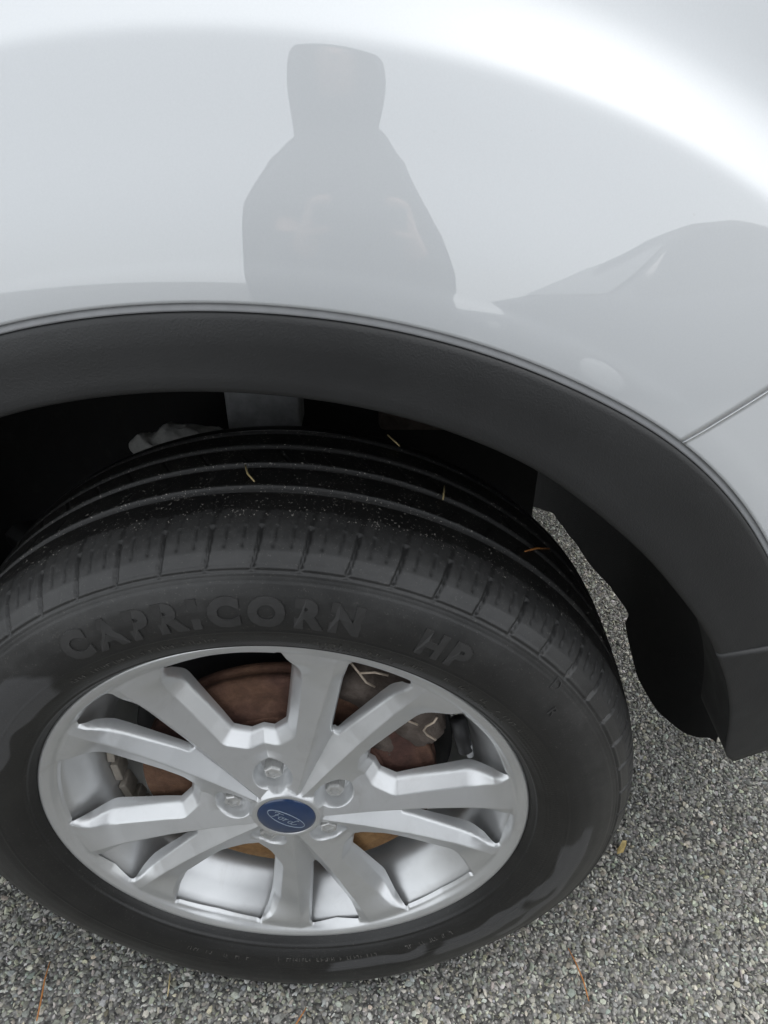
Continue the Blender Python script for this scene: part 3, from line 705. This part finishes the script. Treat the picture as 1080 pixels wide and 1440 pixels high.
for sx in (-1, 1):
    el = (sx*.165, .43, .95); wr = (CX+sx*.105, CY-.10, CZ-.075)
    hb = limb([(sx*.14,.24,1.18), el, wr, (CX+sx*.085, CY-.055, CZ-.03)], [.050,.040,.028,.025], 3)
    for f, (dx, dz, L) in enumerate(((-.028,.028,1.0),(-.030,.008,1.1),(-.030,-.012,1.05),(-.028,-.030,.85))):      # fingers lie round the back of the phone
        limb([(CX+sx*.078, CY-.030, CZ+dz), (CX+sx*.060, CY-.018, CZ+dz+.004), (CX+sx*(.060-.016*L), CY-.020, CZ+dz+.006)], [.0095,.0085,.0075], hb)
    limb([(CX+sx*.070, CY-.058, CZ+.010), (CX+sx*.045, CY-.050, CZ+.020)], [.0105,.0085], hb)
    limb([(sx*.10,.0,.78), (sx*.115,.09,.46), (sx*.12,-.03,.10), (sx*.13,.11,.045)], [.085,.060,.042,.038], 0)
person = skin_mesh('person', verts, edges, rad, M['skin'])
person.location = (PX, PY_, 0)
tag(person, 'person in a dark hooded coat mirrored in the silver paint', 'person')
rings = [(1.365,.31,.085,.09),(1.333,.305,.112,.110),(1.312,.300,.165,.130),(1.29,.292,.218,.142),(1.25,.272,.258,.152),(1.19,.240,.298,.165),(1.10,.185,.332,.175),(.95,.105,.368,.185),(.78,.02,.387,.19),(.58,-.02,.392,.195),(.565,-.02,.365,.18)]
n = 40; tq = np.linspace(0,2*np.pi,n,endpoint=False); V = np.zeros((len(rings), n, 3))
for i,(z,yc,rx,ry) in enumerate(rings):
    V[i,:,0] = .025*sstep(1.22,1.0,np.array(z)) + rx*np.sign(np.cos(tq))*np.abs(np.cos(tq))**.9*(1+.02*np.sin(3*tq+i)); V[i,:,1] = yc+ry*np.sin(tq); V[i,:,2] = z+.006*np.sin(2*tq+i)
o = mk('coat', V, gridfaces(len(rings), n, True), M['jacket'], person)
for sx in (-1,1):
    skin_mesh('sleeve', [(sx*.15,.21,1.10),(sx*.165,.43,.95),(CX+sx*.112,CY-.105,CZ-.075),(CX+sx*.095,CY-.075,CZ-.045)], [(0,1),(1,2),(2,3)], [.085,.068,.052,.046], M['jacket'], person)
lv = [(0,0,.84)]; le=[]; lr=[(.17,.13)]
for sx in (-1,1):
    b0=len(lv); lv += [(sx*.10,0,.76),(sx*.118,.09,.46),(sx*.122,-.03,.10)]; lr += [.105,.080,.062]; le += [(0,b0),(b0,b0+1),(b0+1,b0+2)]
skin_mesh('trousers', lv, le, lr, M['trousers'], person)
for sx in (-1,1):
    skin_mesh('shoe', [(sx*.12,-.07,.06),(sx*.123,.0,.06),(sx*.13,.10,.05),(sx*.135,.17,.04)], [(0,1),(1,2),(2,3)], [(.05,.055),(.052,.06),(.055,.045),(.045,.035)], M['shoe'], person, 1)
# hood: open at the face
bm = bmesh.new(); bmesh.ops.create_uvsphere(bm, u_segments=32, v_segments=20, radius=1)
bmesh.ops.delete(bm, geom=[f for f in bm.faces if f.calc_center_median().y > .72 and abs(f.calc_center_median().z) < .75], context='FACES')
for v in bm.verts:
    x,y,z = v.co; wz = 1.0
    if z < 0:
        L_ = math.hypot(x,y)+1e-6; f_ = (1-.26*(-z)**2)/L_*(1 if L_ > .35 else L_/.35); x, y = x*f_, y*f_
    v.co = Vector((x*.146*wz, .330+y*.140, 1.436+z*(.180 if z>0 else .130)))
bmesh.ops.solidify(bm, geom=bm.faces[:], thickness=.012)
me = bpy.data.meshes.new('hood'); bm.to_mesh(me); bm.free(); me.materials.append(M['jacket'])
for pl in me.polygons: pl.use_smooth = True
o = bpy.data.objects.new('hood', me); COL.objects.link(o); o.parent = person
for sx in (-1,1):
    e = lathe('eye', [(.0001,0),(.008,.002),(.012,.008),(.008,.016),(.0001,.018)], M['foam'], person, 12); e.location = (sx*.032, .430, 1.48)
tube('nose', [(0,.437,1.48),(0,.460,1.445),(0,.440,1.438)], [.008,.014,.010], M['skin'], person, 10)
tube('mouth', [(-.022,.425,1.402),(0,.437,1.400),(.022,.425,1.402)], [.003,.006,.003], M['rust'], person, 8)
ph = box('phone', (CAM.x, CAM.y-.017, CAM.z-.012), (.150,.009,.072), M['glass'], None, .003, ('X', -pitch+0.0))
tag(ph, 'black phone held sideways by the person mirrored in the paint', 'phone')

# ---------------------------------------------------------------- car parked across the way (mirrored at the right of the paint)
def parked_car(loc):
    root = empty('parked_car', loc); tag(root, 'dark parked car mirrored at the right of the silver paint', 'car')
    # side outline: nose at -x
    top = [(0,.62),(.05,.74),(.35,.86),(1.05,.98),(1.35,1.13),(1.80,1.38),(2.15,1.50),(2.8,1.54),(3.4,1.50),(3.95,1.30),(4.3,1.05),(4.45,.80)]
    bot = [.30,.26,.24,.24,.24,.24,.24,.24,.24,.26,.30,.36]
    half = [.62,.72,.82,.88,.88,.88,.88,.88,.88,.86,.80,.72]
    V=[]; nS=13
    for (x,z),b,h in zip(top,bot,half):
        belt = min(z, .96 if x>.9 else z-.03)
        for y, zz in ((-h*.96,b),(-h,b+.12),(-h,.60*belt+.4*b),(-h*.985,belt-.03),(-h*.95,belt),(-h*(.95-.30*max(0,(z-belt)/.55)),z-.04 if z>belt+.05 else z-.004),(0,z)):
            V.append((x,y,zz))
        for y, zz in list(((-h*.96,b),(-h,b+.12),(-h,.60*belt+.4*b),(-h*.985,belt-.03),(-h*.95,belt),(-h*(.95-.30*max(0,(z-belt)/.55)),z-.04 if z>belt+.05 else z-.004)))[::-1]:
            V.append((x,-y,zz))
    F = [tuple(int(q) for q in f) for f in gridfaces(len(top), nS)]+[tuple(range(nS)), tuple(range((len(top)-1)*nS, len(top)*nS))[::-1]]
    mk('body', V, F, M['carpaint'], root)
    Vn = np.array(V).reshape(len(top), nS, 3)
    for k in (4,5,6,7,8):                       # side windows on both flanks
        for sgn, (a,b) in ((-1,(4,5)),(1,(8,7))):
            q = [Vn[k,a]*.94+Vn[k,b]*.06, Vn[k+1,a]*.94+Vn[k+1,b]*.06, Vn[k+1,a]*.1+Vn[k+1,b]*.9, Vn[k,a]*.1+Vn[k,b]*.9]
            c = sum(q)/4; q = [c+(p-c)*np.array([.93,1,1])+np.array([0,sgn*.012,.004]) for p in q]
            mk('side_window', q, [(0,1,2,3)], M['glass'], root, False)
    for sgn in (0,):
        q = [Vn[3,5],Vn[3,7],Vn[5,7],Vn[5,5]]; q = [p+np.array([-.01,0,.012]) for p in q]; mk('windscreen', q, [(0,1,2,3)], M['glass'], root, False)
    for sy in (-1,1):
        box('headlight', (.10, sy*.60, .68), (.10,.28,.11), M['foam'], root, .02)
        for x in (.85, 3.55):
            wv = lathe('car_wheel', [(.03,-.09),(.20,-.085),(.22,-.10),(.27,-.112),(.31,-.10),(.325,-.07),(.325,.07),(.31,.10),(.22,.10)], M['rubber'], root, 32)
            wv.location = (x, sy*.80, .325); wv.rotation_euler = (0,0, 0 if sy<0 else math.pi)
            hb = lathe('hubcap', [(.001,-.104),(.08,-.102),(.19,-.098),(.215,-.094)], M['alloy'], wv, 24)
    return root
parked_car((.95, -3.3, 0))
